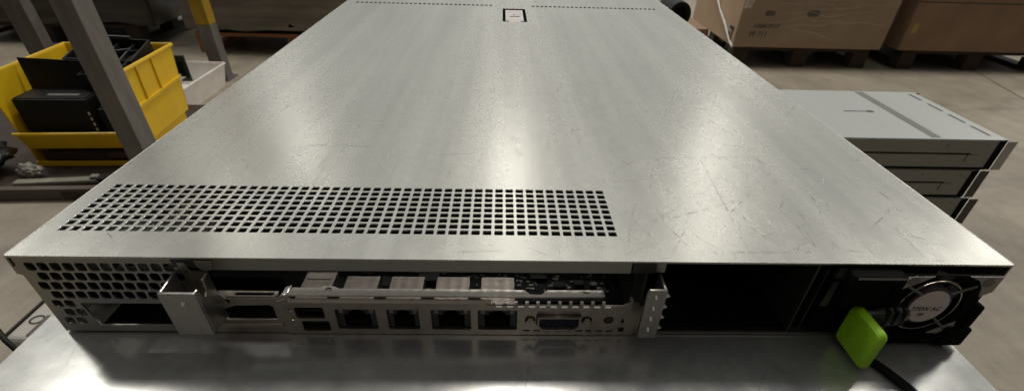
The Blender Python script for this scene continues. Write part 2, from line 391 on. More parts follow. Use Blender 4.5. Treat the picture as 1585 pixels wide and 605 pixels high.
for i in range(330):
    x = random.triangular(-200, 212, 130); y = 4 + 260*random.random()**1.7
    if -212 < x < 48 and 14 < y < 72: continue
    a_ = random.choice((random.gauss(1.75, 0.25), random.gauss(0.25, 0.3), random.gauss(1.2, 0.4), random.gauss(1.57, 0.12)))
    l_ = random.uniform(3, 9) if random.random() < 0.6 else random.uniform(12, 45)
    q = (min(214, max(-214, x + l_*math.cos(a_))), max(1, y + l_*math.sin(a_)))
    if -212 < q[0] < 48 and 14 < q[1] < 72: continue
    bend = random.gauss(0, 0.08)*l_
    md_ = ((x+q[0])/2 + bend, max(1, (y+q[1])/2 + bend*0.5))
    scuff(ms if random.random() < 0.85 else mw, ((x, y), md_, q), random.uniform(0.2, 0.6), ZT+0.035)
part('fine_scratches', ms, wear('scratch_dark', 0.40, (0.22, 0.195, 0.18)), lid)['kind'] = 'stuff'
part('bright_scratches', mw, wear('scratch_bright', 0.8, (0.85, 0.84, 0.8)), lid)['kind'] = 'stuff'
for q in ((-217.6, -216.5), (216.5, 217.6)):
    part('lid_flange', MB().box(q[0], q[1], 0, 722, 33, ZT), MT['bracket'], lid, bevel=0.5)
# front lip of the lid frame
part('front_lip', MB().box(-139, 47.5, 0.1, 1.0, 36.3, 42).box(58.5, 62.5, 0.1, 1.2, 37, 42), MT['steel'])
# chassis tray
ch = MB()
ch.box(-215, 215, 0.6, 715, 0.6, 1.6); ch.box(-215, -214, 0.6, 715, 1.7, 41.9); ch.box(214, 215, 6, 715, 1.7, 41.9); ch.box(-213.9, 213.9, 714, 715, 1.7, 41.9)
part('chassis_tray', ch, MT['steel'])
part('divider_wall', MB().box(131.2, 132.2, 1.5, 420, 1.7, 41.6), MT['darkmetal'])
part('divider_wall', MB().box(137.6, 138.3, 3, 420, 1.7, 38), MT['darkmetal'])
# matt black sheets: shade deep inside the empty slot put into the colour
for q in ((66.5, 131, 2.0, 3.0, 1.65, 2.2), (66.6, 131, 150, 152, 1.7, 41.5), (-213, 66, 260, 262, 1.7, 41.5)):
    part('bay_shade_sheet', MB().box(*q), MT['matt'])
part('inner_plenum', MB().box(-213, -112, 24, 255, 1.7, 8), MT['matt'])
part('bay_shade_floor', MB().box(66.6, 130.9, 4, 149, 1.7, 2.4), MT['matt'])
# dull baffle seen faintly through the lid vents on the left
bf = plate_mesh(rrect(-208, -150, 4, 48, 0), [circ(-202+i*7.2+(k % 2)*3.6, 9+k*6.4, 2.4, 6) for i in range(8) for k in range(6)], 0.8)
part('slot_baffle', MB().mesh(bf, Matrix.Translation((0, 0, 33))), MT['darkmetal'])
lou = MB()
for k in range(5): lou.box(-167, -163.5, 33+k*4.6, 35.4+k*4.6, 38.5, 41.6, mx=None)
part('slot_spring', lou, MT['tin'])
# perforated rear panel, left
hl = []
for k in range(7):
    z = 37.2 - k*5.0
    for i in range(14):
        x = -209.5 + i*5.25 + (k % 2)*2.6 + k*0.0
        if x > -148.5: continue
        if z < 21 and x > -201.5: continue
        hl.append(rrect(x-2.12, x+2.12, z-2.05, z+2.05, 0.95, 2))
cut = [(-197, 4.6), (-154.5, 4.6), (-152.5, 6.5), (-152.5, 17.6), (-199.5, 17.6)]
pm = plate_mesh([(-215, 1), (-145.2, 1), (-145.2, 41.9), (-215, 41.9), (-215, 38), (-216.8, 36.5), (-216.8, 33.5), (-215, 32.5)], hl + [cut], 0.9)
part('perforated_panel', MB().mesh(pm, front(0.5)), MT['steel'])
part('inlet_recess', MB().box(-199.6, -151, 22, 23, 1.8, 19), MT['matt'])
part('recess_shade_floor', MB().box(-199.6, -151, 1.3, 21.9, 1.65, 2.0), MT['matt'])  # matt black recess: its shade is put into the colour

# left latch bracket (bent sheet)
br = thing  # alias not used
lb = MB()
LX0, LX1, LY = -150.8, -135.7, -14.6
lb.mesh(plate_mesh([(LX0, 12.2), (LX1, 12.2), (LX1, 34.4), (LX0, 34.4)], [circ(-142.0, 29.3, 1.0, 10)], 1.2), front(LY+0.6))
lb.poly([(LX0, LY+1.2, 12.2), (LX0, 0.0, 12.2), (LX0, 0.0, 35.6), (LX0, LY+1.2, 34.4)], (1.2, 0, 0))
lb.poly([(LX1-1.2, LY+1.2, 12.2), (LX1-1.2, 0, 10.0), (LX1-1.2, 0.0, 35.6), (LX1-1.2, -5.6, 35.2), (LX1-1.2, -6.4, 29.5), (LX1-1.2, -8.4, 28.2), (LX1-1.2, -10.4, 30.0), (LX1-1.2, -11.0, 34.4), (LX1-1.2, LY+1.2, 34.4)], (1.2, 0, 0))
latch = part('latch_bracket', lb, MT['bracket'], bevel=0.45)
dimp = MB(); dimp.tube([(-142.0, LY+0.6, 29.6), (-142.0, LY-0.9, 28.7)], [1.0, 0.55], 8)
part('rivet', dimp, MT['solder'], latch)
hk = MB(); hk.box(-149.6, -136.4, -0.3, 3, 37.6, 41.8)
part('latch_catch', hk, MT['darkmetal'], bevel=0.3)
part('latch_hook', MB().poly([(-139.4, -0.9, 41.6), (-139.0, -0.9, 38.2), (-136.6, -0.9, 36.2), (-133.4, -0.9, 37.2), (-131.8, -0.9, 41.6)], (0, 0.5, 0)), MT['bracket'])

part('latch_hook', MB().poly([(-146.6, -0.9, 37.4), (-142.8, -0.9, 36.2), (-143.6, -0.9, 40.4), (-147.0, -0.9, 40.4)], (0, 0.5, 0)), MT['bracket'])
# rail between bracket and port panel
slot = [(-141.5, 8.4), (-114, 8.4), (-114, 16.2), (-115.5, 17.2), (-131, 16.7), (-136, 14.9), (-140, 11.8)]
rl = MB().mesh(plate_mesh([(-144.9, 0.4), (-111.3, 0.4), (-111.3, 20.8), (-134, 20.8), (-137, 24), (-137.5, 35), (-144.9, 35)], [slot, circ(-133.6, 19.0, 1.2, 14)], 0.9), front(0.6))
rl.mesh(plate_mesh(rrect(-139, -111.4, 1.1, 5.2, 0.3), [rrect(-130.5, -112.8, 1.9, 4.0, 0.8, 3)], 0.7), Matrix.Translation((0, 0, 21.0)))
rl.box(-144.5, -112, -0.9, 0.1, 4.4, 6.6, 0.4)
part('slot_rail', rl, MT['io'], bevel=0.15)
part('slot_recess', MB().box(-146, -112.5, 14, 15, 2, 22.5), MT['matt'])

# rear port panel
RJ = [(-86.4, -67.6), (-62.6, -47.8), (-42.2, -23.6), (-20.4, -1.8)]
hh = [rrect(-104.6, -91.4, 9.9, 16.4, 0.8), rrect(-103.0, -90.2, 2.2, 8.2, 0.8)]
for a, b_ in RJ: hh.append(rrect(a, b_, 3.4, 15.4, 0.7))
hh.append([(9.2, 4.8), (25.6, 4.8), (28.4, 6.8), (28.4, 13.4), (7.2, 13.4), (7.2, 7.4)])
hh += [circ(4.4, 9.6, 2.6, 16), circ(31.2, 9.6, 2.6, 16), circ(41.7, 9.9, 2.3, 16), rrect(47.2, 49.8, 2.6, 5.2, 0.3), [(47.4, 8.2), (49.4, 8.2), (48.4, 11.4)]]
for i in range(9): hh.append(rrect(1.0+i*5.02, 4.4+i*5.02, 2.6, 3.5, 0.35))
for z in (6.6, 9.2, 14.6): hh.append(rrect(-107.2, -105.6, z-0.7, z+0.7, 0.3))
io = MB().mesh(plate_mesh([(-111, 0.4), (54.5, 0.4), (54.5, 20.5), (50.5, 20.5), (47, 18.4), (-16, 18.4), (-16, 20.8), (-104.5, 20.8), (-106, 22.8), (-111, 22.8)], hh, 0.9), front(-0.1))
io_o = part('port_panel', io, MT['io'])
# folded top flange with an uneven rear edge
fe = [(-106.5, 0.5), (-105.5, 6.0), (-92.3, 6.0), (-91.4, 7.2), (-88.5, 7.6), (-85.5, 6.6), (-84, 5.6), (-4, 5.6), (1.5, 5.2), (3.8, 2.2), (9.0, 2.0), (12.0, 5.4), (33, 5.6), (38, 5.6), (38.5, 1.4), (36, 0.9), (10, 0.5)]
fm = MB().mesh(plate_mesh(fe, [circ(-88.6, 4.8, 1.5, 14), rrect(28.6, 31.6, 3.0, 4.4, 0.4)], 0.8), Matrix.Translation((0, 0, 22.4)))
fm.poly([(-106, -1.1, 19.4), (-106, -0.7, 21.2), (-106, 0.4, 21.2), (-106, 0.4, 19.4)], (92, 0, 0))
part('panel_flange', fm, MT['fold'], bevel=0.15)
part('flange_step', MB().poly([(-111.2, -0.9, 19.8), (-106.7, -0.9, 21.6), (-105.6, 7.0, 23.0), (-108.6, 7.0, 22.0)], (0.2, -0.2, 0.5)), MT['solder'])
# contact fingers along the flange: a row of bright springs
for i in range(11):
    x = -13.5 + i*5.05
    cf = MB()
    for (x0_, x1_, z0_, z1_) in ((x, x+1.5, 19.1, 21.2), (x+1.7, x+4.5, 17.0, 18.3)):
        n = 8
        pr_ = [(-0.75-0.75*math.sin(PI*k/n), z0_+(z1_-z0_)*k/n) for k in range(n+1)]
        cf.poly([(x0_, yy, zz) for yy, zz in pr_] + [(x0_, -0.62, z1_), (x0_, -0.62, z0_)], (x1_-x0_, 0, 0))
    part('contact_finger', cf, MT['solder'])
# network ports
for n_, (a, b_) in enumerate(RJ):
    wd = b_-a; c = (a+b_)/2
    cg = MB()
    x0, x1 = c-8.0, c+8.0
    cg.box(x0, x0+0.4, 1.2, 23, 2.6, 16.6); cg.box(x1-0.4, x1, 1.2, 23, 2.6, 16.6); cg.box(x0, x1, 1.2, 23.2, 16.65, 17.1); cg.box(x0, x1, 22.6, 23.1, 2.6, 16.6)
    pt = part('network_port', cg, MT['cage'])
    k = wd/18.8
    hole = [(c-6.2*k, 3.6), (c+6.2*k, 3.6), (c+6.2*k, 11.3), (c+3.8*k, 11.3), (c+3.8*k, 13.0), (c+2.4*k, 13.0), (c+2.4*k, 14.6), (c-2.4*k, 14.6), (c-2.4*k, 13.0), (c-3.8*k, 13.0), (c-3.8*k, 11.3), (c-6.2*k, 11.3)]
    part('port_face', MB().mesh(plate_mesh(rrect(a-0.2, b_+0.2, 3.0, 15.9, 0), [hole], 0.7), front(1.4)), MT['darkmetal'], pt)
    part('socket', MB().box(c-6.6*k, c+6.6*k, 12, 12.6, 3.2, 15.0).box(c-6.6*k, c-6.3*k, 1.9, 12, 3.2, 15).box(c+6.3*k, c+6.6*k, 1.9, 12, 3.2, 15), MT['matt'], pt)
    pins = MB()
    for q in range(8): pins.box(c-3.9+q*1.02, c-3.5+q*1.02, 3.2, 9, 5.0+0.0, 5.3)
    part('contact_pins', pins, mat('brass_pin', (0.65, 0.50, 0.25), 0.3, 0.9, 0.1, 100) if n_ == 0 else bpy.data.materials['brass_pin'], pt)
    for lx in (c-7.2*k-0.7, c+7.2*k-1.1):
        part('light_window', MB().box(lx, lx+1.8, 0.6, 1.02, 12.4, 14.6), MT['led'], pt)
# usb ports
us = MB(); us.box(-105.2, -104.8, 1.2, 26, 1.7, 16.9); us.box(-91.0, -90.6, 1.2, 26, 1.7, 16.9); us.box(-105.2, -90.6, 1.2, 26, 17.0, 17.4)
for z0, z1, xo in ((9.9, 16.4, 0.0), (2.2, 8.2, 0.8)):
    up = part('usb_port', MB().box(-104.6, -91.0, 0.9, 1.15, z0-0.3, z0+0.2).box(-104.6, -91.0, 0.9, 12, z1-0.2, z1+0.1).box(-104.6, -91, 13, 13.4, z0, z1), MT['darkmetal'])
    part('tongue', MB().box(-102.5+xo, -92.6+xo, 1.5, 12.5, z0+2.5, z0+3.9), MT['chip'], up)
part('usb_cage', us, MT['cage'])
part('cage_lip', MB().box(-103.6, -92.4, 20.0, 24.4, 17.45, 17.75), MT['io'])
# vga port
vg = part('vga_port', MB().mesh(plate_mesh([(9.6, 5.2), (25.4, 5.2), (27.9, 7.2), (27.9, 13.0), (7.8, 13.0), (7.8, 7.6)], [[(10.2, 5.8), (24.9, 5.8), (27.2, 7.6), (27.2, 12.4), (8.5, 12.4), (8.5, 7.9)]], 5.0), front(-0.5)), MT['io'])
part('socket_insert', MB().mesh(plate_mesh([(10.2, 5.8), (24.9, 5.8), (27.2, 7.6), (27.2, 12.4), (8.5, 12.4), (8.5, 7.9)], [circ(11.5+q*2.9+(r_ == 1)*0.9, 7.4+r_*1.9, 0.45, 6) for q in range(5) for r_ in range(3)], 3.0), front(0.2)), MT['blue'], vg)
for x in (4.4, 31.2):
    part('hex_screw', MB().tube([(x, -2.2, 9.6), (x, 2.4, 9.6)], 2.0, 6).tube([(x, -2.5, 9.6), (x, -2.25, 9.6)], 1.1, 10), MT['io'], vg)
part('port_backing', MB().box(0.5, 53, 2.6, 3.0, 1.7, 18), MT['matt'])
part('panel_button', MB().tube([(41.7, -0.3, 9.9), (41.7, 2.5, 9.9)], 1.7, 14), MT['darkmetal'])

# circuit board and its parts
cb = part('circuit_board', MB().box(-110, 54, 3.2, 250, 3.0, 4.6), MT['pcb'])
for (x, y, a, b_, h) in ((-53, 33, 11, 9, 3.0), (-28, 62, 14, 12, 3), (6, 37, 9, 5, 2.2), (-8, 60, 24, 6, 9), (18, 30, 6, 5, 1.8), (29, 31, 5.5, 4.5, 2.6), (36, 46, 9, 7, 2.0), (-60, 58, 12, 5, 7), (46, 33, 4, 8, 1.6), (-84, 40, 7, 7, 2), (12, 52, 6, 4, 2), (-45, 46, 5, 4, 2), (24, 54, 20, 5, 8), (-72, 28, 5, 9, 3)):
    part('chip', MB().box(x, x+a, y, y+b_, 4.7, 4.7+h), MT['chip'], cb, bevel=0.3)
ci = 0
while ci < 95:
    x = random.uniform(-66, 50); y = random.choice([random.uniform(25, 50), random.uniform(27, 42)])
    if any(a-9.2 < x < b_+1.2 - 0 and y < 24 for a, b_ in RJ): continue
    q = random.random(); ci += 1
    if q < 0.7:
        a, b_ = random.choice(((1.6, 0.8), (0.8, 1.6), (2.2, 1.2), (1.0, 0.6)))
        part('capacitor', MB().box(x, x+a*0.3, y, y+b_, 4.65, 5.4).box(x+a*0.7, x+a, y, y+b_, 4.65, 5.4).box(x+a*0.3, x+a*0.7, y+0.05, y+b_-0.05, 4.65, 5.35), MT['solder'], cb)
    else:
        part('resistor', MB().box(x, x+random.uniform(1.2, 3), y, y+random.uniform(0.8, 1.6), 4.65, 5.2), random.choice((MT['solder'], MT['led'])), cb)
for n_, x0_, y0_, y1_ in ((26, -1, 44, 47.5), (18, -58, 44, 46.4)):
    tr = MB()
    for i in range(n_): tr.box(x0_+i*1.15, x0_+0.45+i*1.15, y0_ + (i % 3)*0.4, y1_, 4.62, 4.72)
    part('solder_trace', tr, MT['solder'], cb)
for (x, y, r, h) in ((49, 40, 3.2, 7), (38.5, 29, 1.8, 5), (-66, 44, 3.0, 9)):
    part('capacitor', MB().tube([(x, y, 4.65), (x, y, 4.65+h)], r, 16), MT['darkmetal'], cb)

# right bracket
rb = MB()
RX0, RX1, RY = 53.4, 61.9, -10.6
rb.mesh(plate_mesh([(RX0+0.4, 8.0), (RX1, 8.0), (RX1, 35), (RX0+0.8, 35), (RX0, 33)], [circ(57.4, z, 1.1, 10) for z in (31.4, 25.4, 19.4, 13.2)], 1.2), front(RY+0.6))
rb.poly([(RX1-1.2, RY+1.2, 8.0), (RX1-1.2, 2.5, 6.0), (RX1-1.2, 2.5, 36.0), (RX1-1.2, RY+1.2, 35)], (1.2, 0, 0))
rb2 = part('slot_bracket', rb, MT['bracket'], bevel=0.4)
for z in (31.0, 25.0, 19.0, 12.8):
    part('rivet', MB().tube([(57.4, RY+0.8, z+0.9), (57.4, RY-1.0, z-0.3)], [1.0, 0.6], 8), MT['solder'], rb2)
    part('spring_tooth', MB().poly([(RX1+0.05, RY+1.5, z+2.0), (RX1+2.6, RY+2.0, z-0.6), (RX1+0.05, RY+1.5, z-1.4)], (0, 2.0, 0)), MT['solder'], rb2)
part('bracket_tab', MB().mesh(plate_mesh([(50.2, 0.3), (57, 0.3), (57, 17.5), (52.6, 17.5), (51, 14), (50.2, 6)], [], 0.8), front(0.9)).box(50.0, 51.4, -1.2, 1.6, 14, 22.6), MT['io'], bevel=0.3)
part('bracket_post', MB().box(48.2, 58.3, 0.2, 20, 36.2, 41.8).box(55.0, 56.4, 2, 16, 1.7, 36), MT['darkmetal'], bevel=0.3)

# ------------------------------------------------------------------ power supply in the server
ps = part('power_supply', MB().box(141.0, 212.5, 1.0, 280, 1.9, 41.2).box(158.5, 165, -7.5, 0.9, 1.9, 24).box(200, 212.4, -9, 0.9, 1.9, 12.5).box(165.2, 199.9, -7, 0.9, 1.9, 6.2).box(206.5, 211, -8, 0.9, 12.6, 25), MT['matt'], bevel=1.2)
fpl = [(164.5, 6.6), (206.4, 6.6), (206.4, 31), (209, 33.5), (209, 41.0), (164.5, 41.0)]
FC = (184.7, 24.2)
fp = plate_mesh(fpl, [circ(FC[0], FC[1], 16.6, 40)], 1.2)
part('fan_plate', MB().mesh(fp, front(-5.6)), MT['matt'], ps)
part('fan_well', MB().tube([(FC[0], -0.3, FC[1]), (FC[0], 0.95, FC[1])], 16.4, 32), MT['matt'], ps)
for k in range(7):
    a = 2*PI*k/7
    part('fan_blade', MB().poly([(FC[0]+8*math.cos(a), -1.2, FC[1]+8*math.sin(a)), (FC[0]+16*math.cos(a+0.15), -2.4, FC[1]+16*math.sin(a+0.15)), (FC[0]+16*math.cos(a+0.72), -0.8, FC[1]+16*math.sin(a+0.72)), (FC[0]+8*math.cos(a+0.6), -0.6, FC[1]+8*math.sin(a+0.6))], (0, 0.25, 0)), MT['blackgloss'], ps)
part('fan_hub', MB().tube([(FC[0], -6.4, FC[1]), (FC[0], -1, FC[1])], 10.0, 40), MT['fanring'], ps, bevel=0.4)
ring = MB().tube([(FC[0]+13.6*math.cos(2*PI*k/40), -6.0, FC[1]+13.6*math.sin(2*PI*k/40)) for k in range(41)], 0.35, 6, cap=False)
part('guard_ring', ring, MT['io'], ps)
part('fan_label', MB().tube([(FC[0], -6.75, FC[1]), (FC[0], -6.42, FC[1])], 8.75, 40), MT['label'], ps)
part('label_text', MB().mesh(text_mesh('770W AC', 3.3, bold=0.05, t=0.02), front(-6.8, FC[0]-0.2, FC[1]-2.3)).mesh(text_mesh('PP', 2.8, bold=0.05, t=0.02), front(-6.8, FC[0]-1.2, FC[1]-5.6)), MT['ink'], ps)
for a in (45, 135, 225, 315):
    c, s_ = math.cos(math.radians(a)), math.sin(math.radians(a))
    part('guard_arm', MB().tube([(FC[0]+9.5*c, -6.2, FC[1]+9.5*s_), (FC[0]+22.2*c, -6.4, FC[1]+ (16.0 if s_ > 0 else 19)*s_/0.707*0.707*1.0)], 0.6, 8), MT['rack'], ps)
for (x, z) in ((170.2, 38.4), (203.8, 37.8)):
    sw = part('screw', MB().tube([(x, -6.2, z), (x, -7.0, z)], [2.5, 2.3], 16), MT['rack'], ps)
part('corner_ear', MB().poly([(194.0, -6.3, 40.9), (208.8, -6.3, 40.9), (208.8, -6.3, 33), (204.5, -6.3, 30.0), (202.5, -6.3, 35.0), (199.5, -6.3, 38.6)], (0, -0.5, 0)), MT['eargrey'], ps)
part('corner_ear', MB().poly([(166.2, -6.3, 40.4), (178.2, -6.3, 40.8), (173.0, -6.3, 37.4), (168.4, -6.3, 34.8), (166.0, -6.3, 33)], (0, -0.5, 0)), MT['eargrey'], ps)
part('lower_ear', MB().poly([(193, -6.3, 8.6), (203, -6.3, 15.5), (204.0, -6.3, 12.0), (198, -6.3, 8.2)], (0, -0.4, 0)), MT['eargrey'], ps)
# mains inlet above the latch
inl = part('mains_inlet', MB().box(146.2, 163.8, -6.4, 0.9, 27.7, 37.4).mesh(plate_mesh(rrect(143.0, 166.5, 25.2, 40.8, 0.8), [[(146, 27.5), (164, 27.5), (164, 34), (161, 37.6), (149, 37.6), (146, 34)]], 7.0), front(-4.0)), MT['matt'], ps)
part('inlet_trim', MB().box(144.2, 167.0, -7.9, -7.3, 39.4, 40.4), MT['rack'], ps)
part('side_tab', MB().poly([(138.8, -0.6, 20), (142.2, -0.6, 20), (142.2, -0.6, 33.5), (139.6, -0.6, 33.5)], (0, -0.8, 0)).box(139.4, 142.8, -1.2, 0.8, 35.5, 40.6), MT['darkmetal'], ps)
# green release latch: a rounded vane on a ribbed black stalk
gv = plate_mesh(rrect(-25.0, -3.4, 3.4, 21.8, 2.4, 4), [], 4.4, 1.3)
gr = part('release_latch', MB().mesh(gv, Matrix.Translation((154.9, 0, 0)) @ YZ), MT['green'], ps, smooth=False)
st = MB().tube([(160, -4.5, 18.0), (165, -7.5, 19.5), (171, -8.0, 20.5), (174.5, -6.8, 20.8)], [4.6, 5.2, 5.0, 4.0], 14)
for x in (163.5, 167.0, 170.5): st.box(x, x+1.0, -13.2, -4, 18, 25.6)
part('latch_stalk', st, MT['blackgloss'], ps, bevel=0.3)

# ------------------------------------------------------------------ black strap lying on the table
sp = MB()
path = [(155, -4.5, 3.0), (158, -9, 1.6), (162.5, -16, 0.8), (166.5, -24, 0.9), (170, -34, 1.1), (174, -48, 0.9), (180, -70, 1.2), (183, -84, 0.9)]
for (a, b_) in zip(path, path[1:]):
    pass
V = []
for i, p in enumerate(path):
    p = Vector(p); d = (Vector(path[min(i+1, len(path)-1)]) - Vector(path[max(i-1, 0)])); d.z = 0; d.normalize(); n = Vector((d.y, -d.x, 0))*1.9
    V.append([sp.bm.verts.new(p + q*1.35) for q in (-n, n, n + Vector((0, 0, 0.5)), -n + Vector((0, 0, 0.5)))])
for A, B_ in zip(V, V[1:]):
    for k in range(4): sp.bm.faces.new((A[k], A[(k+1) % 4], B_[(k+1) % 4], B_[k]))
sp.bm.faces.new(V[0][::-1]); sp.bm.faces.new(V[-1])
tag(sp.build('strap', MT['matt'], off=(155, -4.5, 0)), 'thin black strap trailing across the metal table below the green latch', 'strap')

random.seed(5)
ms = MB()
for i in range(46):
    x = random.uniform(-226, 205); y = random.uniform(-92, -24); a_ = random.gauss(0.4, 0.8); l_ = random.uniform(4, 30)
    q = (max(-229, min(210, x+l_*math.cos(a_))), max(-93, min(-8, y+l_*math.sin(a_))))
    scuff(ms, ((x, y), ((x+q[0])/2+random.gauss(0, 0.8), (y+q[1])/2), q), random.uniform(0.25, 0.7), -FLOOR+0.03)
ms.build('tabletop_scratches', wear('table_scratch', 0.45, (0.25, 0.245, 0.235)), tb)['kind'] = 'stuff'
# ------------------------------------------------------------------ stack of servers on the floor
def stack_server():
    t = thing('rack_server', '', 'server', (690, 1196, 0), 0, 'servers stacked on the floor')
    hgt, L_, D = 86.2, 716.0, 438.0
    def p(name, mbx, m, parent=t, **kw): return mbx.build(name, m, parent, **kw)
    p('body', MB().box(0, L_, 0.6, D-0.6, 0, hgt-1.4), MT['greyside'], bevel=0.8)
    lidh = [rrect(370, 452, 222, 230, 2)]
    ld = p('lid', MB().mesh(plate_mesh(rrect(0, L_-4, 1.2, D-1.2, 1), lidh, 1.2), Matrix.Translation((0, 0, hgt-0.6))), MT['greylid'])
    p('lid_stripe', MB().box(511, 539, 12, D-10, hgt+0.02, hgt+0.5), MT['stripe'], ld)
    p('lid_latch', MB().box(366, 458, 221, 231, hgt-4, hgt-1.0).box(446, 462, 219, 233, hgt+0.02, hgt+1.4), MT['slot'], ld)
    p('lid_seam', MB().box(546, 550, 8, D-8, hgt+0.02, hgt+0.3), MT['greylid'], ld)
    for y0, y1 in ((346, 414), (240, 312), (136, 212), (34, 112)):
        p('lid_slot', MB().box(690, 700, y0, y1, hgt+0.02, hgt+0.4), MT['slot'], ld)
    # side rails pressed into the near side
    p('side_rail', MB().box(0, 700, -0.9, 0.3, hgt-20, hgt-2), MT['greyside'], bevel=0.5)
    p('side_rail', MB().box(0, 640, -0.8, 0.3, 44, 47.5), MT['matt'])
    p('side_groove', MB().box(0, 708, -1.4, 0.3, 1.0, 6.5), MT['matt'])
    p('side_plate', MB().box(634, 664, -1.6, 0.3, 22, 44, 0.6), MT['greyside'])
    for x in (560, 676): p('rivet', MB().tube([(x, 0.4, 70), (x, -1.0, 70)], 2.6, 10), MT['darkmetal'])
    p('front_bezel', MB().box(L_-3.6, L_+9, 2, D-2, 1, hgt-1.0), MT['matt'])
    p('bezel_cap', MB().box(L_-3.8, L_+9, 2, D-2, hgt-0.9, hgt), MT['greylid'])
    p('bezel_gap', MB().box(L_-12, L_+6, -1.6, 0.3, 2, hgt-4), MT['matt'])
    return t
proto = stack_server()
s0 = proto
labels = ['pale grey server with a dark stripe across its lid, topmost of the floor stack',
          'second server from the top of the floor stack, with a dark front corner',
          'third server down in the floor stack, showing just a dark corner past the lid edge',
          'lowest server of the floor stack, resting on the concrete']
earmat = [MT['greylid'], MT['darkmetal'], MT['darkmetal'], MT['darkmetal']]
for i in range(4):
    o = proto if i == 0 else copy_tree(proto)
    o['label'] = labels[i]
    z = FLOOR + (3-i)*87.0 + 1.0
    o.location = Vector((690 + (0, -22, 0, -8)[i], 1196 + (0, 2, -1, 3)[i], z))*S
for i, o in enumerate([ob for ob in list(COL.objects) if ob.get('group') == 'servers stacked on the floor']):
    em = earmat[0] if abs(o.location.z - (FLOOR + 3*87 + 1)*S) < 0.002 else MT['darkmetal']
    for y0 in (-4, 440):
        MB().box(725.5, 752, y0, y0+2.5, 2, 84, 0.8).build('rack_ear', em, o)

# ------------------------------------------------------------------ right: pallets with cartons
def pallet(loc, W_, D_, label, rz=0.0, m=MT['wood'], group='wooden pallets'):
    t = thing('pallet', label, 'pallet', loc, rz, group)
    for k in range(5): MB().box(0, W_, k*(D_-95)/4, k*(D_-95)/4+95, 92, 112).build('deck_board', m, t, bevel=1.5)
    for x in (0, W_/2-50, W_-100):
        for y in (0, D_/2-50, D_-100): MB().box(x, x+100, y, y+95, 18, 91.5).build('block', m, t, bevel=1.5)
        MB().box(x, x+100, 0, D_, 0, 17.5).build('skid', m, t, bevel=1.5)
    return t
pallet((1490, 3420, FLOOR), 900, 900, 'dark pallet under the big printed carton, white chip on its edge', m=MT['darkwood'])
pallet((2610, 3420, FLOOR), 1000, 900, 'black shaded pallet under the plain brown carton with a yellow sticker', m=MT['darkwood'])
BZ = FLOOR + 113
bx = thing('cardboard_box', 'big brown carton with black print, wrapped in clear film, on a pallet', 'box', (1466, 3395, BZ), 0)
MB().box(0, 968, 0, 900, 0, 760, 6, 2).build('carton', MT['card'], bx)
pr = MB()
pr.mesh(text_mesh('AMMON10', 34, 'LEFT', bold=0.8, t=0.3), front(-1.0, 100, 108)).mesh(text_mesh('PF 711', 42, 'LEFT', bold=1.2, t=0.3), front(-1.0, 86, 58))
pr.box(-0.8, -0.2, 40, 120, 82, 100).box(-0.8, -0.2, 52, 76, 30, 82).box(-0.8, -0.2, 90, 120, 40, 66)
pr.build('carton_print', MT['ink'], bx)
MB().mesh(plate_mesh(rrect(150, 212, 172, 200, 12), [], 0.6), front(-0.6)).build('hand_hole', mat('hole_shadow', (0.06, 0.055, 0.06), 0.8, 0, 0.1, 40), bx)
MB().mesh(plate_mesh(rrect(412, 490, 172, 208, 16), [], 0.6), front(-0.6)).build('green_mark', MT['darkgreen'], bx)
random.seed(3)
def film_sheet(x0, x1, y, z0, z1, nu, nv, amp):
    pts = {}
    def f(u, v):
        return (x0+(x1-x0)*u, y - 3 - amp*abs(random.gauss(0, 1)), z0+(z1-z0)*v)
    return MB().grid(f, nu, nv)
wf = MB()
def fold(u, v):
    k = math.sin(v*17 + u*1.6) + 0.6*math.sin(v*31 - u*2.3) + 0.3*math.sin(v*71 + u*4)
    return (-3 + 974*u, -6 - 4.0*abs(k), 30 + 720*v)
wf.grid(fold, 30, 70)
wf.build('wrap_film', MT['film'], bx, smooth=True)
cr = MB().grid(lambda u, v: (-10 + 55*u + 12*random.random(), -14 - 22*random.random(), 205 + (330)*v + 20*random.random() - 30*abs(u-0.5)), 6, 16)
cr.build('wrap_bunch', mat('film_bunch', (0.8, 0.76, 0.72), 0.15, 0, 0.1, 30, alpha=0.45, bump=0.5), bx)
def glint_strip(mb, pts, wd):
    pr = None
    for i, p in enumerate(pts):
        h = wd*random.uniform(0.3, 1.0)/2
        c = (mb.bm.verts.new((p[0], -12 - random.random()*2, p[1]-h)), mb.bm.verts.new((p[0], -12 - random.random()*2, p[1]+h)))
        if pr: mb.bm.faces.new((pr[0], c[0], c[1], pr[1]))
        pr = c
for i in range(16):
    z0 = random.uniform(40, 420); x0 = random.uniform(10, 500); sl = random.gauss(0.02, 0.14); n_ = random.randint(8, 16)
    m = MB(); glint_strip(m, [(min(960, x0+k*30), max(8, z0+k*30*sl + 6*math.sin(k*0.9+i))) for k in range(n_)], random.uniform(3, 9))
    m.build('crease_glint', MT['creaseglint'], bx)  # pale strips: highlights on the film creases, put into the colour
# bright wrap edge running back along the left side
we = MB().tube([(-5, -8, 4), (-8, 60, 26), (-10, 190, 92), (-14, 330, 150), (-12, 560, 262), (-16, 800, 360)], [9, 5, 8, 5, 7, 9], 6)
we.build('wrap_edge', mat('film_edge', (0.88, 0.86, 0.82), 0.18, 0, 0.2, 40), bx)

b2 = thing('cardboard_box', 'plain brown carton with a small yellow sticker, at the right edge', 'box', (2552, 3395, BZ), 0)
MB().box(0, 1150, 0, 900, 0, 700, 6, 2).build('carton', MT['darkcard'], b2)
MB().mesh(plate_mesh(rrect(30, 62, 96, 152, 2), [], 0.6), front(-0.6)).build('sticker', MT['tape'], b2)
MB().box(4, 1146, -0.9, -0.1, 262, 266).build('carton_seam', MT['ink'], b2)
stp = MB().tube([(830, -4, -14), (900, -14, -22), (960, -10, -36), (1040, -20, -40)], 4, 6)
stp.build('loose_strap', MT['tub'], b2)
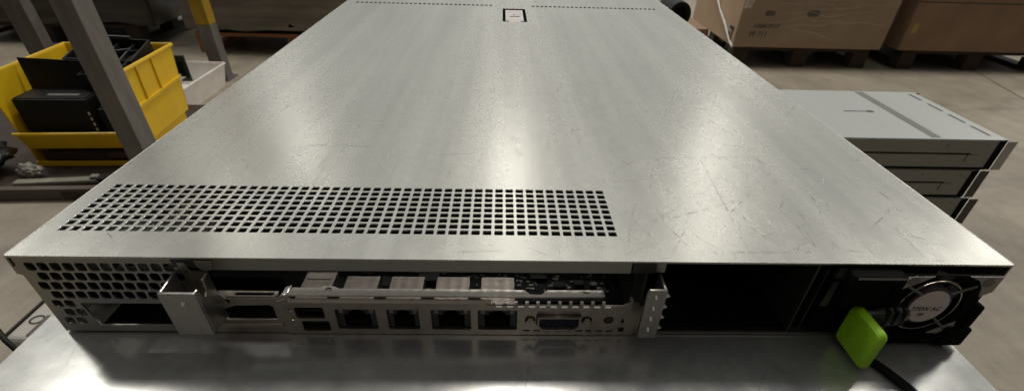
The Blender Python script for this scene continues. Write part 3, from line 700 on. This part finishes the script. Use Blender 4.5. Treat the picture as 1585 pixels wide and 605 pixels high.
# brown box behind, with a black roll on it
b3 = thing('cardboard_box', 'low brown carton left of the printed one, behind the server lid', 'box', (640, 3050, FLOOR), 0)
MB().box(0, 520, 0, 560, 0, 270, 4, 2).build('carton', MT['darkcard'], b3)
MB().box(20, 500, -0.9, -0.1, 120, 125).box(522.1-1.2, 520.9, 60, 500, 120, 150).build('carton_print', MT['ink'], b3)
rr_ = thing('black_roll', 'black round roll end lying on the low brown carton', 'roll', (985, 3060, FLOOR+271), 0)
MB().tube([(0, 0, 62), (0, 260, 62)], 62, 28).build('roll', MT['black'], rr_, bevel=4)
MB().tube([(0, -1.5, 62), (0, 2, 62)], 40, 24).build('core', MT['matt'], rr_)
MB().box(-190, -70, 40, 200, 0, 90, 6).build('grey_casing', MT['darkmetal'], rr_)

# ------------------------------------------------------------------ left: storage rack
RZ = FLOOR
rk = thing('storage_rack', 'tall pallet rack with grey steel uprights and a brown bottom beam', 'rack', (-1240, 1450, RZ), 0)
def rpart(name, mbx, m, **kw): return mbx.build(name, m, rk, **kw)
def upright(x, y, wd, dp, yellow_from=None, parent=rk):
    o = rpart('upright', MB().box(x, x+wd, y, y+dp, 0, 1900 if yellow_from is None else yellow_from), MT['rack'], bevel=3)
    hl_ = MB()
    MB().box(x-18, x+wd+18, y-18, y+dp+18, 0, 6).build('foot_plate', MT['rack'], rk)
    if yellow_from is not None:
        rpart('painted_upright', MB().box(x, x+wd, y, y+dp, yellow_from+0.5, 1900), MT['rackyellow'], bevel=3)
    return o
upright(-2, 0, 62, 84)
upright(-1180, 1250, 96, 70)
upright(-380, 1430, 72, 80, yellow_from=265)
rpart('cross_beam', MB().poly([(-382, 1430, 1500), (-340, 1430, 1500), (58, 84, 1500), (0, 84, 1500)], (0, 0, 110)), MT['rackyellow'])
rpart('cross_beam', MB().poly([(-1180, 1250, 1500), (-1120, 1320, 1500), (-310, 1510, 1500), (-380, 1440, 1500)], (0, 0, 60)), MT['rack'])
rpart('foot_bolt', MB().tube([(-328, 1405, 6), (-328, 1405, 42)], 26, 16), MT['darkmetal'])
# bottom deck and its brown front beam
rpart('deck', MB().box(-1900, -180, -10, 900, 8, 34), MT['darkwood'])
rpart('front_beam', MB().poly([(-1900, -110, 2), (-120, 0, 2), (-120, 30, 2), (-1900, -80, 2)], (0, 0, 40)), MT['beam'], bevel=2)
DZ = FLOOR + 36

# bins
def bin_mesh(W0, D0, Hh, lip, taper, t, off):
    """open-front parts bin: base W0 x D0, high sides and back, low front lip"""
    m = MB()
    def wall(a, b_, c, d, th):
        # quad wall a-b (bottom) c-d (top), thickened by th
        m.poly([a, b_, c, d], th)
    T = taper
    m.box(0, W0, 0, D0, 0, t)
    wall((0, 0, 0), (0, D0, 0), (-T, D0+40, Hh), (-T, -20, Hh), (t, 0, 0))
    wall((W0, 0, 0), (W0, D0, 0), (W0+T, D0+40, Hh), (W0+T, -20, Hh), (-t, 0, 0))
    wall((0, D0, 0), (W0, D0, 0), (W0+T, D0+40, Hh), (-T, D0+40, Hh), (0, -t, 0))
    wall((0, 0, 0), (W0, 0, 0), (W0+4, -22, lip), (-4, -22, lip), (0, t, 0))
    return m
yb = thing('yellow_bin', 'yellow plastic parts bin full of black parts, upper of two stacked bins', 'bin', (-1712, 1632, DZ+66), math.radians(4))
W0, D0, HH = 386, 425, 236
bin_mesh(W0, D0, HH, 56, 8, 5, None).build('bin_wall', MT['yellow'], yb)
rim = MB()
rim.tube([(W0+9, -18, HH), (W0+10, D0+41, HH), (-10, D0+41, HH), (-9, -18, HH)], 7, 8)
rim.build('rim', MT['yellow'], yb)
MB().tube([(-6, -24, 58), (W0+6, -24, 58)], 7, 8).build('front_lip', MT['yellow'], yb)
rb_ = MB()
rb_.poly([(W0+2, 10, 108), (W0+3, D0+16, 118), (W0+4, D0+16, 130), (W0+3, 10, 122)], (9, 0, 0))
for yy in (150, 270): rb_.poly([(W0+3, yy, 124), (W0+3, yy+9, 124), (W0+7, yy+9, HH-4), (W0+7, yy, HH-4)], (8, 0, 0))
rb_.build('side_rib', MT['yellow'], yb, bevel=2)

lb_ = thing('yellow_bin', 'shaded lower yellow bin with dark contents, under the full bin', 'bin', (-1722, 1640, DZ), 0.05)
m = MB()
m.box(0, 380, 0, 400, 0, 4).box(0, 5, 0, 400, 4, 64).box(375, 380, 0, 400, 4, 64).box(0, 380, 395, 400, 4, 64).box(0, 380, -6, 0, 0, 18)
m.build('bin_wall', MT['yellow'], lb_, bevel=1.5)
dk = thing('dark_tray', 'dark brown tray lying inside the lower yellow bin', 'tray', (-1698, 1655, DZ+5), 0.05)
MB().box(0, 330, 0, 330, 0, 44, 5).build('tray_body', MT['darkwood'], dk)
MB().box(230, 325, -4, 0, 18, 40).build('tray_end', MT['maroon'], dk)

# contents of the upper bin
BZ2 = DZ + 72
def part_box(loc, rz, label, w_, d_, h_, flap=None, rx=0.0):
    t = thing('black_case', label, 'case', loc, rz)
    t.rotation_euler = (rx, 0, rz)
    MB().box(0, w_, 0, d_, 0, h_, 5, 2).build('case_body', MT['black'], t)
    MB().box(6, w_-6, 6, d_-6, h_+0.2, h_+3).build('case_top', MT['black'], t)
    if flap: MB().poly([(4, d_-6, h_), (flap, d_-6, h_), (flap-10, d_+16, h_+88), (-6, d_+16, h_+98)], (0, 4, 0)).build('raised_flap', MT['black'], t)
    return t
pc = part_box((-1696, 1655, BZ2), 0.05, 'black case with a raised flap at the front of the yellow bin', 244, 120, 155, 225)
MB().box(100, 205, 30, 52, 158.2, 160).build('grey_strip', MT['rack'], pc)
clip = MB()
for k in range(4): clip.box(232, 238, -3, 0, 50+k*18, 60+k*18, 1)
clip.build('connector_clip', MT['label'], pc)
pc2 = part_box((-1442, 1680, BZ2), 0.08, 'small black module beside the flap case in the yellow bin', 88, 130, 120)
clip = MB()
for k in range(4): clip.box(44, 51, -3, 0, 40+k*19, 51+k*19, 1)
clip.build('connector_clip', MT['label'], pc2)
# tipped black trays at the back of the bin
def open_tray(loc, rot, label, w_, d_, h_):
    t = thing('black_tray', label, 'tray', loc); t.rotation_euler = rot
    o = MB().box(0, w_, 0, d_, 0, 5).box(0, 6, 0, d_, 5, h_).box(w_-6, w_, 0, d_, 5, h_).box(6, w_-6, 0, 6, 5, h_).box(6, w_-6, d_-6, d_, 5, h_)
    o.build('tray_body', MT['black'], t, bevel=1.5)
    ri = MB()
    for k in range(3): ri.box(w_*(0.22+0.25*k), w_*(0.22+0.25*k)+7, 8, d_-8, 5, h_*0.8)
    ri.build('tray_rib', MT['blackgloss'], t, bevel=1)
    MB().box(w_*0.2, w_*0.7, d_-2, d_+6, h_-12, h_+8, 2).build('tray_catch', MT['darkmetal'], t)
    return t
open_tray((-1580, 1830, BZ2+178), (0.16, 0.05, 0.10), 'long black open tray tipped at the back of the yellow bin', 225, 190, 70)
open_tray((-1500, 1760, BZ2+150), (0.10, -0.12, 0.08), 'black frame leaning against the right wall inside the yellow bin', 150, 200, 60)
open_tray((-1700, 1810, BZ2+8), (0.0, 0.0, 0.05), 'flat black tray lying deep in the yellow bin behind the flap case', 320, 200, 105)

# loose things along the brown beam
bg_ = MB()
random.seed(11)
def blob(cx, cy, cz, rx, ry, rz_, n=14, amp=0.16):
    m = MB()
    r = bmesh.ops.create_icosphere(m.bm, subdivisions=4, radius=1.0)
    from mathutils import noise as mn
    for v in m.bm.verts:
        p = v.co.copy(); k = 1 + amp*mn.noise(p*2.3 + Vector((cx, cy, cz))*0.01) + amp*0.7*mn.noise(p*6.0) + amp*0.4*abs(mn.noise(p*13))
        v.co = Vector((cx + rx*p.x*k, cy + ry*p.y*k, max(cz - rz_*0.92, cz + rz_*p.z*k)))
    return m
tag(blob(0, 0, 62, 135, 100, 66, amp=0.35).build('black_bag', MT['bagblack'], smooth=True), 'shiny black plastic bag slumped on the shelf left of the bins', 'bag').location = Vector((-1905, 1560, DZ+1))*S
o = MB().box(0, 270, 0, 36, 0, 14, 4, 2).box(244, 268, 5, 31, 14, 24, 3).build('plastic_strip', MT['greybar']); tag(o, 'grey green plastic strip lying along the brown beam', 'strip')
o.location = Vector((-1690, 1462, DZ))*S; o.rotation_euler = (0, 0, 0.14)
o = MB().box(0, 170, 0, 26, 0, 18, 4, 2).box(10, 40, 26, 38, 2, 12).build('black_bracket', MT['black']); tag(o, 'thin black rail piece lying near the right end of the brown beam', 'rail')
o.location = Vector((-1430, 1500, DZ))*S; o.rotation_euler = (0, 0, 0.12)
tag(blob(0, 0, 20, 34, 24, 22, amp=0.5).build('crumpled_bag', mat('dusty_film', (0.32, 0.29, 0.25), 0.35, 0, 0.3, 30, bump=0.4), smooth=True), 'small crumpled clear bag beside the black bag on the shelf', 'bag').location = Vector((-1680, 1545, DZ+1))*S

# white tub with board
tbx = thing('plastic_tub', 'milky white plastic tub on the floor right of the yellow bin', 'tub', (-1790, 2340, FLOOR), 0.0)
m = MB()
w_, d_, h_, tp, t_ = 270, 440, 105, 22, 5
m.box(0, w_, 0, d_, 0, 4)
m.poly([(0, 0, 0), (0, d_, 0), (-tp, d_+tp, h_), (-tp, -tp, h_)], (t_, 0, 0)); m.poly([(w_, 0, 0), (w_, d_, 0), (w_+tp, d_+tp, h_), (w_+tp, -tp, h_)], (-t_, 0, 0))
m.poly([(0, 0, 0), (w_, 0, 0), (w_+tp, -tp, h_), (-tp, -tp, h_)], (0, t_, 0)); m.poly([(0, d_, 0), (w_, d_, 0), (w_+tp, d_+tp, h_), (-tp, d_+tp, h_)], (0, -t_, 0))
m.build('tub_wall', MT['tub'], tbx)
MB().tube([(-tp, -tp, h_), (w_+tp, -tp, h_), (w_+tp, d_+tp, h_), (-tp, d_+tp, h_), (-tp, -tp, h_)], 6, 8).build('rim', MT['tub'], tbx)
gb = thing('circuit_card', 'dark green circuit card standing inside the white tub', 'circuit card', (-1790, 2600, FLOOR+62), 0.12)
MB().box(0, 190, 0, 8, 0, 118).build('card_board', MT['boardgreen'], gb)
MB().box(108, 150, -26, -0.3, 40, 112, 2).build('card_chip', MT['chip'], gb); MB().box(30, 70, -14, -0.3, 30, 76, 2).build('card_chip', MT['chip'], gb)
MB().box(154, 186, -30, -0.3, 20, 100, 2).build('heat_sink', MT['matt'], gb)
tag(blob(0, 0, 38, 105, 80, 42, amp=0.45).build('clear_bag', mat('bag_film', (0.72, 0.70, 0.66), 0.15, 0, 0.2, 30, alpha=0.5, bump=0.6), smooth=True), 'crumpled clear bag inside the white tub in front of the circuit card', 'bag').location = Vector((-1690, 2450, FLOOR+66))*S

# wrapped pallet loads behind the rack
pallet((-1960, 3480, FLOOR), 1250, 900, 'reddish wooden pallet under the grey wrapped load, behind the server', m=mat('red_wood', (0.42, 0.19, 0.10), 0.8, 0, 0.3, 18, stretch=(0.25, 1, 1)))
def load(loc, W_, D_, Hh, label, m_=None):
    t = thing('wrapped_load', label, 'pallet load', loc, 0, 'film wrapped pallet loads')
    from mathutils import noise as mn
    m = MB()
    m.box(10, W_-10, 10, D_-10, 0, Hh-10)
    m.build('load_core', MT['matt'], t)
    sk = MB()
    pts = []
    per = [(0, 0), (W_, 0), (W_, D_), (0, D_)]
    def f(u, v):
        s_ = (u % 1.0)*4; i = int(s_) % 4; k = s_ - int(s_)
        a, b_ = per[i], per[(i+1) % 4]
        x, y = a[0]+(b_[0]-a[0])*k, a[1]+(b_[1]-a[1])*k
        cx, cy = x-W_/2, y-D_/2; r = math.hypot(cx, cy)
        q = 1 + 14*mn.noise(Vector((x*0.002+loc[0], y*0.004, v*14)))/max(r, 1) + 6*mn.noise(Vector((x*0.01, y*0.01, v*40)))/max(r, 1)
        return (W_/2 + cx*q, D_/2 + cy*q, Hh*v + (22*mn.noise(Vector((x*0.004, y*0.004, loc[0]))) if v == 0 else 0))
    sk.grid(f, 96, 48)
    sk.build('stretch_film', m_ or MT['wrap'], t, smooth=True)
    return t
load((-1990, 3450, FLOOR+138), 1300, 900, 900, 'dark grey film wrapped load on the reddish pallet, left of the server')
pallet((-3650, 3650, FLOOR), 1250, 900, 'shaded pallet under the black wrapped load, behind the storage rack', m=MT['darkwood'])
load((-3660, 3620, FLOOR+118), 1380, 900, 1000, 'black wrapped load in shade behind the storage rack uprights', MT['wrapshade'])

# ------------------------------------------------------------------ beige casing below the table edge
bc = thing('beige_case', 'beige casing with a black ring mark, beside the left table edge', 'casing', (-602, 262, FLOOR), 0)
hz = -FLOOR - 250
MB().box(0, 330, 0, 470, 0, hz, 8, 3).build('case_body', MT['beige'], bc)
MB().mesh(plate_mesh(circ(17, 40, 8.4, 28), [circ(17, 40, 6.6, 28)], 0.5), Matrix.Translation((2, -2, hz+0.6))).build('ring_mark', MT['ink'], bc)
MB().box(-0.6, 1.6, 6, 460, hz-6, hz+0.5).build('edge_seam', MT['ink'], bc)
MB().box(26, 60, 8, 46, hz+0.1, hz+0.9).build('maroon_panel', MT['maroon'], bc)
cbl = MB().tube([(-660, 300, -262), (-625, 285, -246), (-600, 268, -238), (-578, 250, -238), (-560, 240, -262), (-540, 232, -330)], 3.2, 10)
tag(cbl.build('cable', MT['black'], smooth=True, off=(-600, 268, -238)), 'black cable looping over the corner of the beige casing', 'cable')
